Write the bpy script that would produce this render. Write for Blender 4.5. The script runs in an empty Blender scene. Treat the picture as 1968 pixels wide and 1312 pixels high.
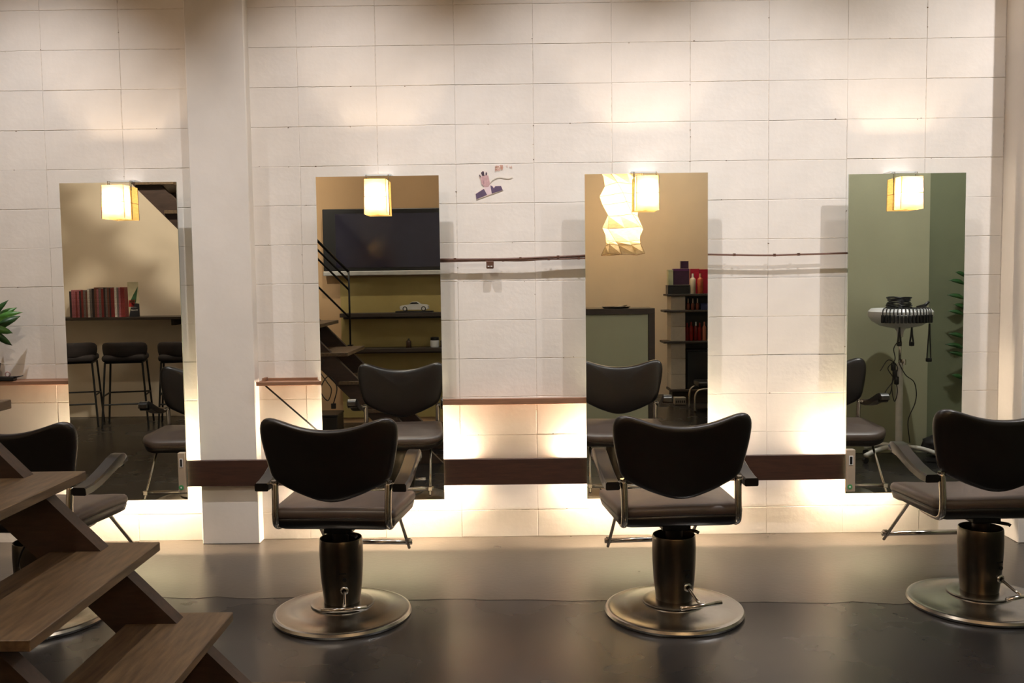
import bpy, bmesh, math, random
from mathutils import Vector, Matrix
random.seed(7)
PI = math.pi
S = bpy.context.scene
COL = S.collection

# ------------------------------------------------------------------ camera, light, exposure
def camera():
    p, y, r = 0.070949, -0.0042246, 0.013105
    cy, sy, cp, sp, cr, sr = math.cos(y), math.sin(y), math.cos(p), math.sin(p), math.cos(r), math.sin(r)
    fwd = Vector((sy*cp, cy*cp, -sp)); right = Vector((cy, -sy, 0)); down = fwd.cross(right)
    right, down = cr*right + sr*down, -sr*right + cr*down
    m = Matrix((right, -down, -fwd)).transposed().to_4x4()
    m.translation = (0, 0, 1.38)
    cd = bpy.data.cameras.new('camera'); co = bpy.data.objects.new('camera', cd); COL.objects.link(co)
    co.matrix_world = m; cd.sensor_width = 36; cd.lens = 1830/1968*36; cd.clip_start = 0.05
    S.camera = co
camera()
S.view_settings.view_transform = 'Standard'; S.view_settings.look = 'None'
S.view_settings.gamma = 1; S.view_settings.use_curve_mapping = False
S.view_settings.exposure = 0.0
S.cycles.max_bounces = 10; S.cycles.diffuse_bounces = 5; S.cycles.glossy_bounces = 6
S.cycles.transmission_bounces = 6; S.cycles.sample_clamp_indirect = 6; S.cycles.caustics_reflective = False
W = bpy.data.worlds.new('world'); S.world = W; W.use_nodes = True
W.node_tree.nodes['Background'].inputs[0].default_value = (0.5, 0.47, 0.44, 1)
W.node_tree.nodes['Background'].inputs[1].default_value = 0.03

WARM = (1.0, 0.74, 0.50); COOL = (1.0, 0.955, 0.94)
POW = dict(down=215, bulb=9, lantern=60, tube=440, mid=130)
DOWN = [(-2.40, 3.92, .78), (-0.85, 3.92, .72), (0.25, 3.92, .76), (1.20, 3.92, .76), (2.30, 3.92, .24)]      # ceiling spots over the chairs
MID = [(-1.3, 2.05, 1.1), (-3.5, 1.15, .8), (2.85, 3.45, 1.9), (1.7, -.15, 1.0)]   # spots further back; bar, perm machine and shelf ones added as fill (x, y, strength)
AIM = math.radians(14)                                                  # the chair spots lean towards the wall

def lamp(name, kind, loc, power, color, parent=None, radius=0.03, spot=None, blend=0.5, rot=None):
    d = bpy.data.lights.new(name, kind); d.energy = power; d.color = color
    d.shadow_soft_size = radius
    if kind == 'SPOT':
        d.spot_size = spot; d.spot_blend = blend
    o = bpy.data.objects.new(name, d); COL.objects.link(o); o.location = loc
    if rot: o.rotation_euler = rot
    if parent: o.parent = parent
    return o

# ------------------------------------------------------------------ materials
def lin(c):
    f = lambda v: v/12.92 if v <= 0.04045 else ((v+0.055)/1.055)**2.4
    return tuple(f(v/255) for v in c) + (1,)
MATS = {}
def mat(name, col, rough=0.5, metal=0.0, var=0.08, scale=18, bump=0.0, bscale=60, spec=0.5, coat=0, stretch=None, rvar=0.0, emit=None, estr=0):
    if name in MATS: return MATS[name]
    m = bpy.data.materials.new(name); m.use_nodes = True; MATS[name] = m
    nt = m.node_tree; b = nt.nodes['Principled BSDF']
    c = lin(col)
    b.inputs['Roughness'].default_value = rough; b.inputs['Metallic'].default_value = metal
    b.inputs['Specular IOR Level'].default_value = spec; b.inputs['Coat Weight'].default_value = coat
    tc = nt.nodes.new('ShaderNodeTexCoord'); src = tc.outputs['Object']
    if stretch:
        mp = nt.nodes.new('ShaderNodeMapping'); mp.inputs['Scale'].default_value = stretch
        nt.links.new(src, mp.inputs['Vector']); src = mp.outputs['Vector']
    n = nt.nodes.new('ShaderNodeTexNoise'); n.inputs['Scale'].default_value = scale; n.inputs['Detail'].default_value = 6
    nt.links.new(src, n.inputs['Vector'])
    r = nt.nodes.new('ShaderNodeValToRGB')
    r.color_ramp.elements[0].position = 0.3; r.color_ramp.elements[1].position = 0.7
    r.color_ramp.elements[0].color = tuple(max(0, v*(1-var)) for v in c[:3]) + (1,)
    r.color_ramp.elements[1].color = tuple(min(1, v*(1+var)) for v in c[:3]) + (1,)
    nt.links.new(n.outputs['Fac'], r.inputs['Fac']); nt.links.new(r.outputs['Color'], b.inputs['Base Color'])
    if rvar:
        mr = nt.nodes.new('ShaderNodeMapRange'); mr.inputs['To Min'].default_value = rough-rvar; mr.inputs['To Max'].default_value = rough+rvar
        nt.links.new(n.outputs['Fac'], mr.inputs['Value']); nt.links.new(mr.outputs['Result'], b.inputs['Roughness'])
    if bump:
        n2 = nt.nodes.new('ShaderNodeTexNoise'); n2.inputs['Scale'].default_value = bscale; n2.inputs['Detail'].default_value = 5
        nt.links.new(src, n2.inputs['Vector'])
        bp = nt.nodes.new('ShaderNodeBump'); bp.inputs['Strength'].default_value = bump; bp.inputs['Distance'].default_value = 0.004
        nt.links.new(n2.outputs['Fac'], bp.inputs['Height']); nt.links.new(bp.outputs['Normal'], b.inputs['Normal'])
    if emit:
        b.inputs['Emission Color'].default_value = lin(emit); b.inputs['Emission Strength'].default_value = estr
    return m

PAINT = mat('white_block_paint', (228, 222, 215), 0.6, var=0.035, scale=7, bump=0.35, bscale=28)
MORTAR = mat('painted_mortar', (214, 205, 195), 0.8, var=0.25, scale=40, bump=0.8, bscale=60)
COLUMN = mat('painted_concrete_column', (222, 217, 211), 0.65, var=0.04, scale=5, bump=0.3, bscale=18)
COLFOOT = mat('column_foot_shade', (176, 168, 158), 0.75, var=0.08, scale=9, bump=0.5, bscale=25)  # grey for the board's shadow on the column foot, assigned to nothing
PLASTER = mat('cream_plaster', (226, 210, 186), 0.7, var=0.03, scale=4, bump=0.1, bscale=30)
TVWALL = mat('tan_plaster', (190, 156, 116), 0.7, var=0.04, scale=4)
OCHRE = mat('ochre_panel', (168, 150, 92), 0.6, var=0.07, scale=6)
OLIVE = mat('olive_green_plaster', (160, 160, 132), 0.6, var=0.05, scale=3, bump=0.1)
OLIVE2 = mat('dark_green_plaster', (112, 118, 92), 0.6, var=0.06, scale=4, bump=0.1)
CEIL = mat('ceiling_paint', (178, 162, 146), 0.8, var=0.03)
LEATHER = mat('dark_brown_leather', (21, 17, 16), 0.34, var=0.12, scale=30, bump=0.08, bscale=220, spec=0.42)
SEATLEATHER = mat('lit_brown_seat_leather', (74, 62, 56), 0.42, var=0.1, scale=20, bump=0.08, bscale=200, spec=0.5)  # overhead light on the seat put into a paler copy of the leather
ARMBLACK = mat('black_arm_pad', (24, 22, 21), 0.3, var=0.1, spec=0.5)
CHROME = mat('chrome', (205, 200, 192), 0.14, 1.0, var=0.02)
BRUSHED = mat('brushed_steel', (188, 186, 182), 0.24, 1.0, var=0.06, scale=60)
def brushed():
    nt = BRUSHED.node_tree; b = nt.nodes['Principled BSDF']
    tg = nt.nodes.new('ShaderNodeTangent'); tg.direction_type = 'RADIAL'; tg.axis = 'Z'
    nt.links.new(tg.outputs['Tangent'], b.inputs['Tangent']); b.inputs['Anisotropic'].default_value = 0.75
brushed()
BARREL = mat('dark_bronze_metal', (84, 78, 70), 0.30, 1.0, var=0.06, scale=40)
BLACKM = mat('black_metal', (20, 19, 19), 0.45, 0.3, var=0.1)
BLACKP = mat('black_plastic', (16, 16, 17), 0.4, var=0.1)
WOODB = mat('dark_red_brown_wood', (54, 30, 20), 0.5, var=0.3, scale=6, stretch=(2, 18, 18), bump=0.1)
SHELFW = mat('brown_shelf_wood', (138, 100, 76), 0.55, var=0.15, scale=6, stretch=(2, 18, 18), bump=0.1)
TREADW = mat('grey_brown_stained_tread', (92, 74, 54), 0.5, var=0.40, scale=5, stretch=(14, 1.6, 14), bump=0.15, bscale=30)
STRINGW = mat('dark_stained_stringer', (52, 36, 27), 0.55, var=0.28, scale=5, stretch=(3, 14, 14), bump=0.1)
DARKW = mat('dark_bar_wood', (52, 42, 34), 0.45, var=0.2, scale=6, stretch=(2, 14, 14))
ROD = mat('dark_brown_rod', (88, 58, 46), 0.5, var=0.15)
WHITEP = mat('white_plastic', (226, 228, 228), 0.3, var=0.02)
BEIGEP = mat('beige_plastic', (170, 154, 134), 0.45, var=0.04)

def mirror_mat():
    m = bpy.data.materials.new('mirror_silver'); m.use_nodes = True
    b = m.node_tree.nodes['Principled BSDF']
    b.inputs['Base Color'].default_value = (0.80, 0.82, 0.78, 1); b.inputs['Metallic'].default_value = 1
    b.inputs['Roughness'].default_value = 0.0
    return m
MIRROR = mirror_mat()
GLASSEDGE = mat('green_glass_edge', (120, 140, 126), 0.15, var=0.03)

def floor_mat():
    m = bpy.data.materials.new('polished_black_mortar'); m.use_nodes = True
    nt = m.node_tree; b = nt.nodes['Principled BSDF']; L = nt.links.new
    tc = nt.nodes.new('ShaderNodeTexCoord')
    n = nt.nodes.new('ShaderNodeTexNoise'); n.inputs['Scale'].default_value = 1.6; n.inputs['Detail'].default_value = 4
    n2 = nt.nodes.new('ShaderNodeTexNoise'); n2.inputs['Scale'].default_value = 45; n2.inputs['Detail'].default_value = 6
    L(tc.outputs['Object'], n.inputs['Vector']); L(tc.outputs['Object'], n2.inputs['Vector'])
    r = nt.nodes.new('ShaderNodeValToRGB')
    r.color_ramp.elements[0].position = 0.35; r.color_ramp.elements[1].position = 0.7
    r.color_ramp.elements[0].color = (0.010, 0.0095, 0.009, 1); r.color_ramp.elements[1].color = (0.026, 0.023, 0.021, 1)
    L(n.outputs['Fac'], r.inputs['Fac']); L(r.outputs['Color'], b.inputs['Base Color'])
    mr = nt.nodes.new('ShaderNodeMapRange'); mr.inputs['To Min'].default_value = 0.20; mr.inputs['To Max'].default_value = 0.34
    L(n.outputs['Fac'], mr.inputs['Value']); L(mr.outputs['Result'], b.inputs['Roughness'])
    bp = nt.nodes.new('ShaderNodeBump'); bp.inputs['Strength'].default_value = 0.06; bp.inputs['Distance'].default_value = 0.003
    b.inputs['Specular IOR Level'].default_value = 0.42
    return m
FLOOR = floor_mat()

def paper_mat(name, col, grid=None, mixd=0.35):
    m = bpy.data.materials.new(name); m.use_nodes = True
    nt = m.node_tree; nt.nodes.remove(nt.nodes['Principled BSDF']); L = nt.links.new
    out = nt.nodes['Material Output']
    t = nt.nodes.new('ShaderNodeBsdfTranslucent'); d = nt.nodes.new('ShaderNodeBsdfDiffuse')
    mx = nt.nodes.new('ShaderNodeMixShader'); mx.inputs[0].default_value = mixd
    tc = nt.nodes.new('ShaderNodeTexCoord')
    n = nt.nodes.new('ShaderNodeTexNoise'); n.inputs['Scale'].default_value = 25; n.inputs['Detail'].default_value = 5
    mp = nt.nodes.new('ShaderNodeMapping'); mp.inputs['Scale'].default_value = grid or (1, 1, 1)
    L(tc.outputs['Object'], mp.inputs['Vector']); L(mp.outputs['Vector'], n.inputs['Vector'])
    r = nt.nodes.new('ShaderNodeValToRGB'); c = lin(col)
    r.color_ramp.elements[0].position = 0.3; r.color_ramp.elements[1].position = 0.65
    r.color_ramp.elements[0].color = tuple(v*0.78 for v in c[:3]) + (1,); r.color_ramp.elements[1].color = c
    L(n.outputs['Fac'], r.inputs['Fac'])
    L(r.outputs['Color'], t.inputs['Color']); L(r.outputs['Color'], d.inputs['Color'])
    L(t.outputs[0], mx.inputs[1]); L(d.outputs[0], mx.inputs[2]); L(mx.outputs[0], out.inputs['Surface'])
    return m
SHADE = paper_mat('yellow_woven_paper', (222, 194, 128), (1, 1, 6), .5)
LANTERN = paper_mat('white_washi_paper', (250, 236, 208), (1, 1, 3))
def emis(name, col, s):
    m = bpy.data.materials.new(name); m.use_nodes = True
    b = m.node_tree.nodes['Principled BSDF']
    b.inputs['Emission Color'].default_value = tuple(col) + (1,); b.inputs['Emission Strength'].default_value = s
    return m
TUBE = emis('warm_lamp_tube', (1.0, 0.77, 0.53), POW['tube'])
BULB = emis('warm_bulb', (1.0, 0.78, 0.5), 12)
DOWNGLOW = emis('spot_lens', (1.0, 0.93, 0.84), 6)

# ------------------------------------------------------------------ mesh helpers
def bx(bm, x0, x1, y0, y1, z0, z1, M=None, bev=0.0, seg=2):
    g = bmesh.ops.create_cube(bm, size=1.0)['verts']
    T = Matrix.Translation(((x0+x1)/2, (y0+y1)/2, (z0+z1)/2)) @ Matrix.Diagonal((x1-x0, y1-y0, z1-z0, 1))
    bmesh.ops.transform(bm, matrix=T, verts=g)
    if bev:
        ed = list({e for v in g for e in v.link_edges})
        r = bmesh.ops.bevel(bm, geom=ed, offset=bev, segments=seg, affect='EDGES', profile=0.5)
        g = list({v for f in r['faces'] for v in f.verts} | {v for v in g if v.is_valid})
    if M is not None: bmesh.ops.transform(bm, matrix=M, verts=g)
    return g
def B(*a, **k):
    bm = bmesh.new(); bx(bm, *a, **k); return bm
def tube(bm, pts, r, n=10, flat=1.0, closed=False):
    pts = [Vector(p) for p in pts]; rings = []
    rs = r if isinstance(r, (list, tuple)) else [r]*len(pts)
    up = None
    for i, p in enumerate(pts):
        a = pts[max(i-1, 0)] if not closed else pts[i-1]
        b = pts[min(i+1, len(pts)-1)] if not closed else pts[(i+1) % len(pts)]
        t = (b-a).normalized()
        if up is None:
            up = Vector((0, 0, 1)) if abs(t.z) < 0.9 else Vector((1, 0, 0))
        s = t.cross(up).normalized(); u = s.cross(t).normalized(); up = u
        rings.append([bm.verts.new(p + (s*math.cos(2*PI*k/n)*flat + u*math.sin(2*PI*k/n))*rs[i]) for k in range(n)])
    m = len(rings)
    for i in range(m if closed else m-1):
        A, C = rings[i], rings[(i+1) % m]
        for k in range(n):
            bm.faces.new((A[k], A[(k+1) % n], C[(k+1) % n], C[k]))
    if not closed:
        bm.faces.new(rings[0][::-1]); bm.faces.new(rings[-1])
    return bm
def T(pts, r, n=10, **k):
    return tube(bmesh.new(), pts, r, n, **k)
def bez(ctrl, n=8):
    """Catmull-Rom through the points."""
    P = [Vector(c) for c in ctrl]; P = [2*P[0]-P[1]] + P + [2*P[-1]-P[-2]]; out = []
    for i in range(1, len(P)-2):
        for k in range(n):
            t = k/n
            a, b, c, d = P[i-1], P[i], P[i+1], P[i+2]
            out.append(0.5*((2*b)+(c-a)*t+(2*a-5*b+4*c-d)*t*t+(3*b-a-3*c+d)*t*t*t))
    out.append(P[-2]); return out
def lathe(bm, prof, n=48, axis=(0, 0, 0)):
    rings = []
    for r, z in prof:
        rings.append([bm.verts.new((axis[0]+r*math.cos(2*PI*k/n), axis[1]+r*math.sin(2*PI*k/n), axis[2]+z)) for k in range(n)] if r > 1e-6
                     else [bm.verts.new((axis[0], axis[1], axis[2]+z))])
    for A, C in zip(rings, rings[1:]):
        for k in range(n):
            a0, a1 = A[k % len(A)], A[(k+1) % len(A)]; c0, c1 = C[k % len(C)], C[(k+1) % len(C)]
            v = []
            for q in (a0, a1, c1, c0):
                if q not in v: v.append(q)
            if len(v) >= 3: bm.faces.new(v)
    return bm
def La(prof, n=48, axis=(0, 0, 0)): return lathe(bmesh.new(), prof, n, axis)
def prism(bm, poly, y0, y1, plane='xz'):
    f = (lambda u, v, w: (u, w, v)) if plane == 'xz' else ((lambda u, v, w: (u, v, w)) if plane == 'xy' else (lambda u, v, w: (w, u, v)))
    A = [bm.verts.new(f(u, v, y0)) for u, v in poly]; C = [bm.verts.new(f(u, v, y1)) for u, v in poly]
    bm.faces.new(A); bm.faces.new(C[::-1])
    n = len(poly)
    for i in range(n): bm.faces.new((A[i], C[i], C[(i+1) % n], A[(i+1) % n]))
    return bm
def Pr(poly, y0, y1, plane='xz'): return prism(bmesh.new(), poly, y0, y1, plane)

def obj(name, bm, m, parent=None, smooth=False, loc=None, label=None, subd=0, rot=None):
    bmesh.ops.recalc_face_normals(bm, faces=bm.faces)
    me = bpy.data.meshes.new(name); bm.to_mesh(me); bm.free()
    me.materials.append(m)
    if smooth:
        me.polygons.foreach_set('use_smooth', [True]*len(me.polygons))
        if smooth == 'auto': me.set_sharp_from_angle(angle=math.radians(38))
    o = bpy.data.objects.new(name, me); COL.objects.link(o)
    if parent: o.parent = parent
    if loc: o.location = loc
    if rot: o.rotation_euler = rot
    if label: o['label'] = label
    if subd:
        s = o.modifiers.new('s', 'SUBSURF'); s.levels = subd; s.render_levels = subd
    return o
def tag(o, label, cat, group=None):
    o['label'] = label; o['category'] = cat
    if group: o['group'] = group
    return o
def thing(name, label, cat, loc=(0, 0, 0), rz=0.0, group=None):
    o = bpy.data.objects.new(name, None); COL.objects.link(o); o.location = loc; o.rotation_euler = (0, 0, rz)
    o.empty_display_size = 0.1
    return tag(o, label, cat, group)
def struct(name, bm, m, parent=None, loc=None, smooth=False):
    o = obj(name, bm, m, parent, smooth, loc); 
    if not parent: o['kind'] = 'structure'
    return o
def copy_tree(o, parent=None):
    c = o.copy(); COL.objects.link(c)
    if parent: c.parent = parent
    for ch in list(o.children): copy_tree(ch, c)
    return c

# ------------------------------------------------------------------ the room
WY = 4.931          # face of the mirror wall
HC = 3.75           # ceiling
struct('floor', B(-5.3, 4.3, -1.6, 5.2, -0.12, 0.0), FLOOR)
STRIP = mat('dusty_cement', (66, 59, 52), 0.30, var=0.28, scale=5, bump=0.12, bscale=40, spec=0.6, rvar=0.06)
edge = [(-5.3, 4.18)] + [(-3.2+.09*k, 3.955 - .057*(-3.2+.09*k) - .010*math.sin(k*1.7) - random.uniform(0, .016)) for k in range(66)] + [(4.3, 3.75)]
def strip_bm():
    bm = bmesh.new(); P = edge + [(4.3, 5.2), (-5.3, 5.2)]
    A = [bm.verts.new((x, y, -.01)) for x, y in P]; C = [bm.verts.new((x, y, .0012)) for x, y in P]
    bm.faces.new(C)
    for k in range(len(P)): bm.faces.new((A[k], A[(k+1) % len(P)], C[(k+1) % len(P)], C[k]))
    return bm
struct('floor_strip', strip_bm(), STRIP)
struct('ceiling', B(-5.3, 4.3, -1.6, 5.2, HC, HC+0.1), CEIL)
wall = struct('wall_front', B(-5.3, 4.3, WY+0.0017, WY+0.2, 0, HC), MORTAR)

def block_mesh(w, h):
    """hollow-block face: a slab with eased front edges, a few millimetres proud of its joints"""
    bm = bmesh.new(); g = 0.0006; c = 0.0011; L = []
    nx, nz = max(2, round(w/.08)), max(1, round(h/.1))
    per = [(w*k/nx, 0) for k in range(nx)] + [(w, h*k/nz) for k in range(nz)] + [(w-w*k/nx, h) for k in range(nx)] + [(0, h-h*k/nz) for k in range(nz)]
    jit = [(max(0, random.uniform(-.0012, .0017)), max(0, random.uniform(-.0014, .0016))) for _ in per]
    for ins, y, jk in ((g, 0.004, 0), (g, 0.0011, .6), (g+c, 0.0, 1)):
        ring = []
        for (x, z), (jx, jz) in zip(per, jit):
            X = x + (ins+jx*jk if x < 1e-6 else (-ins-jx*jk if x > w-1e-6 else 0))
            Z = z + (ins+jz*jk if z < 1e-6 else (-ins-jz*jk if z > h-1e-6 else 0))
            ring.append(bm.verts.new((X, y, Z)))
        L.append(ring)
    n = len(per)
    for A, C in zip(L[1:], L[2:]):
        for k in range(n): bm.faces.new((A[k], A[(k+1) % n], C[(k+1) % n], C[k]))
    bm.verts.ensure_lookup_table()
    for v in L[0]: bm.verts.remove(v)
    bm.faces.new(L[2])
    bmesh.ops.recalc_face_normals(bm, faces=bm.faces)
    me = bpy.data.meshes.new('block'); bm.to_mesh(me); bm.free(); me.materials.append(PAINT)
    return me
BM = {}
def block(x, z, w, h):
    k = (round(w, 3), round(h, 3), random.randrange(5))
    if k not in BM: BM[k] = block_mesh(w, h)
    o = bpy.data.objects.new('block', BM[k]); COL.objects.link(o); o.parent = wall
    o.location = (x + random.uniform(-.0008, .0008), WY + random.uniform(-.0004, .0006), z + random.uniform(-.0008, .0008))
rows = [(0.0, 0.1426)] + [(0.1426 + .2*k, .2) for k in range(15)] + [(3.1426, HC-3.1426)]
colsR = [(-1.4968 + .4*i, .4) for i in range(10)] + [(2.5032, .3)]
colsL = [(-3.2 + .4*i, .4) for i in range(4)] + [(-1.6, .1032)]
for z, h in rows:
    for x, w in colsL + colsR: block(x, z, w, h)

def pits_bm():
    rr = random.Random(3); bm = bmesh.new()
    for _ in range(150):
        if rr.random() < .5: x = rr.choice([c[0] for c in colsL[1:]+colsR[:-1]]) + rr.uniform(-.003, .003); z = rr.uniform(.05, 2.8)
        else: x = rr.uniform(-2.8, 2.5); z = rr.choice([r[0] for r in rows[1:14]]) + rr.uniform(-.004, .004)
        a, b, n = rr.uniform(.0015, .006)*rr.uniform(.5, 1), rr.uniform(.0012, .0032), 6
        A = [bm.verts.new((x+a*math.cos(2*PI*k/n)*rr.uniform(.7, 1.2), WY-.0009, z+b*math.sin(2*PI*k/n)*rr.uniform(.7, 1.2))) for k in range(n)]
        C = [bm.verts.new((v.co.x, WY+.003, v.co.z)) for v in A]
        bm.faces.new(A)
        for k in range(n): bm.faces.new((A[k], A[(k+1) % n], C[(k+1) % n], C[k]))
    return bm
pits = obj('joint_pit', pits_bm(), mat('pit_shade', (120, 104, 90), .9, var=.3), wall); pits['kind'] = 'stuff'
# concrete column against the wall: one painted shaft
cx0, cx1, cy = -1.640, -1.342, 4.853
col = struct('wall_column', B(cx0, cx1, cy, WY+.002, 0.0, HC, bev=0.004, seg=1), COLUMN)
# pilaster at the right edge and walls out of the frame
struct('wall_pilaster', B(2.505, 3.05, 4.70, WY+.002, 0, HC, bev=0.004, seg=1), COLUMN)
struct('wall_left', B(-5.3, -5.15, -1.6, WY, 0, HC), PLASTER)
struct('wall_right', B(4.2, 4.35, -1.6, WY, 0, HC), OLIVE)
struct('wall_bar', B(-5.15, -2.35, -0.15, 0.0, 0, HC), PLASTER)
struct('wall_television', B(-2.45, -0.52, 0.42, 0.60, 0, HC), TVWALL)
struct('wall_corridor', B(-0.66, -0.52, -1.3, 0.42, 0, HC), PLASTER)
struct('wall_back', B(-5.15, 4.2, -1.45, -1.3, 0, HC), PLASTER)
struct('wall_partition', B(2.34, 3.085, 2.33, 2.45, 0, HC), OLIVE)
struct('wall_partition_return', B(3.105, 4.2, 2.20, 2.36, 0, HC), OLIVE2)
struct('trim_1', B(3.085, 3.105, 2.28, 2.40, 0, HC), DARKW)
struct('trim_2', B(-1.685, -0.53, 0.60, 0.612, 0.05, 1.385), OCHRE)     # ochre back panel behind the low shelves

# ------------------------------------------------------------------ ceiling spots (above the frame)
for i, (x, y, *pw) in enumerate(DOWN + MID):
    over = ['left chair beside the stairs', 'chair left of the picture centre', 'wall between the middle chairs', 'chair right of the picture centre', 'chair at the right edge', 'lowest stair treads', 'bar stools, added as fill light', 'perm machine, added to brighten the green wall', 'product shelf, added to brighten the back wall'][i]
    t = thing('ceiling_spotlight', 'small round white spotlight in the ceiling above the ' + over, 'spotlight', (x, y, HC), group='ceiling spotlights')
    obj('housing', La([(.045, 0), (.045, -.05), (.038, -.055), (.034, -.05), (.034, -.02), (0, -.02)], 24), WHITEP, t, 'auto')
    obj('lens', La([(0, -.026), (.033, -.026), (.033, -.021), (0, -.021)], 20), DOWNGLOW, t)
    if i < 5: lamp('spot_beam', 'SPOT', (0, 0, -.07), POW['down']*pw[0], COOL, t, 0.025, math.radians(80), 1.0, (AIM, 0, 0))
    else: lamp('spot_beam', 'SPOT', (0, 0, -.07), POW['mid']*pw[0], COOL if i == 7 else (1, .86, .70), t, 0.03, math.radians(160), 1.0)

t = thing('ceiling_spotlight', 'small round white spotlight in the ceiling aimed across the stairs at the bar wall', 'spotlight', (-2.05, 4.35, HC), group='ceiling spotlights')
obj('housing', La([(.045, 0), (.045, -.05), (.038, -.055), (.034, -.05), (.034, -.02), (0, -.02)], 24), WHITEP, t, 'auto')
obj('lens', La([(0, -.026), (.033, -.026), (.033, -.021), (0, -.021)], 20), DOWNGLOW, t)
o = lamp('spot_beam', 'SPOT', (0, 0, -.07), 680, (1, .88, .74), t, 0.13, math.radians(62), .6)
o.rotation_euler = Vector((-1.85, -4.35, -2.0)).to_track_quat('-Z', 'Y').to_euler()

# ------------------------------------------------------------------ mirrors with paper lamps and tubes behind
YM = 4.81
MIR = [(-2.281, -1.693), (-0.993, -0.377), (0.354, 0.970), (1.675, 2.259)]
MZ0, MZ1 = [.247, .232, .226, .238], [1.862, 1.876, 1.872, 1.854]
YAW, TILT = 0.0035, 0.0022
mname = ['leftmost tall frameless wall mirror reflecting the bar shelf and stools', 'tall frameless wall mirror reflecting the television and stairs',
         'tall frameless wall mirror reflecting the white paper lantern', 'rightmost tall frameless wall mirror reflecting the white perm machine']
lname = ['leftmost mirror', 'mirror that reflects the television', 'mirror that reflects the paper lantern', 'rightmost mirror']
for i, (x0, x1) in enumerate(MIR):
    w, h = x1-x0, MZ1[i]-MZ0[i]
    t = thing('wall_mirror', mname[i], 'mirror', ((x0+x1)/2, YM, (MZ0[i]+MZ1[i])/2), group='tall wall mirrors')
    # each glass hangs a fraction of a degree out of true
    t.rotation_euler = (-TILT, 0, -YAW)
    obj('glass', B(-w/2, w/2, 0, .005, -h/2, h/2), MIRROR, t)
    obj('glass_edge', B(-w/2, w/2, .005, .009, -h/2, h/2), GLASSEDGE, t)
    obj('spacer_frame', B(-w/2+.14, w/2-.14, .009, .115, h/2-.28, h/2-.24), DARKW, t)
    obj('spacer_frame', B(-w/2+.14, w/2-.14, .009, .115, -h/2+.42, -h/2+.45), DARKW, t)
    # tube lamp hidden behind the lower part of the glass
    u = thing('tube_lamp', 'warm tube lamp hidden behind the %s' % ['leftmost mirror', 'mirror showing the television', 'mirror showing the lantern', 'rightmost mirror'][i], 'lamp', ((x0+x1)/2, 4.886, .372), group='tube lamps behind the mirrors')
    a, b = ((-.29, .30), (-.40, .41), (-.41, .40), (-.41, -.04))[i]
    obj('tube', T([(a, 0, 0), (b, 0, 0)], .012, 10), TUBE, u, True)
    obj('batten', B(a-.004, b+.004, .014, .043, -.02, .02), WHITEP, u)
    obj('tube_holder', B(a-.014, a, -.014, .016, -.018, .018), WHITEP, u)
    obj('tube_holder', B(b, b+.014, -.014, .016, -.018, .018), WHITEP, u)

LX = [(-1.978, 1.677, 1.842), (-0.684, 1.682, 1.854), (0.657, 1.685, 1.853), (1.956, 1.673, 1.832)]
for i, (x, z0, z1) in enumerate(LX):
    t = thing('mirror_lamp', 'small square yellow paper lamp at the top of the ' + lname[i], 'lamp', (x, 4.763, z0), group='paper lamps on the mirrors')
    h = z1-z0; a = .0565; b = .041
    bm = bmesh.new(); R = []
    for z in (0, h/2, h):
        s = 1.0 - .05*z/h
        R.append([bm.verts.new((px*s, py, z)) for px, py in ((-a, -b), (-a/3, -b-.002), (a/3, -b-.002), (a, -b), (a, b), (-a, b))])
    for A, C in zip(R, R[1:]):
        for k in range(6): bm.faces.new((A[k], A[(k+1) % 6], C[(k+1) % 6], C[k]))
    obj('shade', bm, SHADE, t)
    for sx in (-1, 1):
        for sy in (-1, 1):
            obj('shade_rib', T([(sx*a, sy*b, 0), (sx*a*.95, sy*b, h)], .0016, 6), SHELFW, t)
    obj('shade_ring', T([(-a*.97, -b, h*.5), (a*.97, -b, h*.5), (a*.97, b, h*.5), (-a*.97, b, h*.5)], .0012, 5, closed=True), SHELFW, t)
    obj('bulb_socket', La([(0, .03), (.012, .03), (.014, .06), (.010, .064), (0, .064)], 14), WHITEP, t, 'auto')
    obj('socket_arm', B(-.003, .003, -.02, .041, .030, .036), CHROME, t)
    lamp('bulb_light', 'POINT', (0, 0, .084), POW['bulb'], WARM, t, 0.008)
    obj('bracket', B(-.066, .066, .068, WY-4.763, MZ1[i]-z0+.004, MZ1[i]-z0+.014), WHITEP, t)
    for sx in (-1, 1): obj('bracket_arm', T([(sx*.056, .075, MZ1[i]-z0+.009), (sx*.056, .04, MZ1[i]-z0+.006), (sx*.055, .04, h-.02)], .0022, 6), CHROME, t)

# ------------------------------------------------------------------ boards across the tubes, wall shelves, rods
def board(label, x0, x1, z0, z1, y0=4.829, y1=4.851, sl=0.0):
    o = obj('valance_board', B(x0, x1, y0, y1, z0, z1, bev=.0015, seg=1), WOODB)
    return tag(o, label, 'board', 'dark boards between the mirrors')
board('dark brown board crossing the white column between first and second mirror', -1.72, -0.965, .309, .4435)
board('dark brown board between the television mirror and the lantern mirror', -0.40, 0.38, .2995, .4335)
board('dark brown board between the lantern mirror and the rightmost mirror', 0.945, 1.70, .306, .4355)

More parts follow.
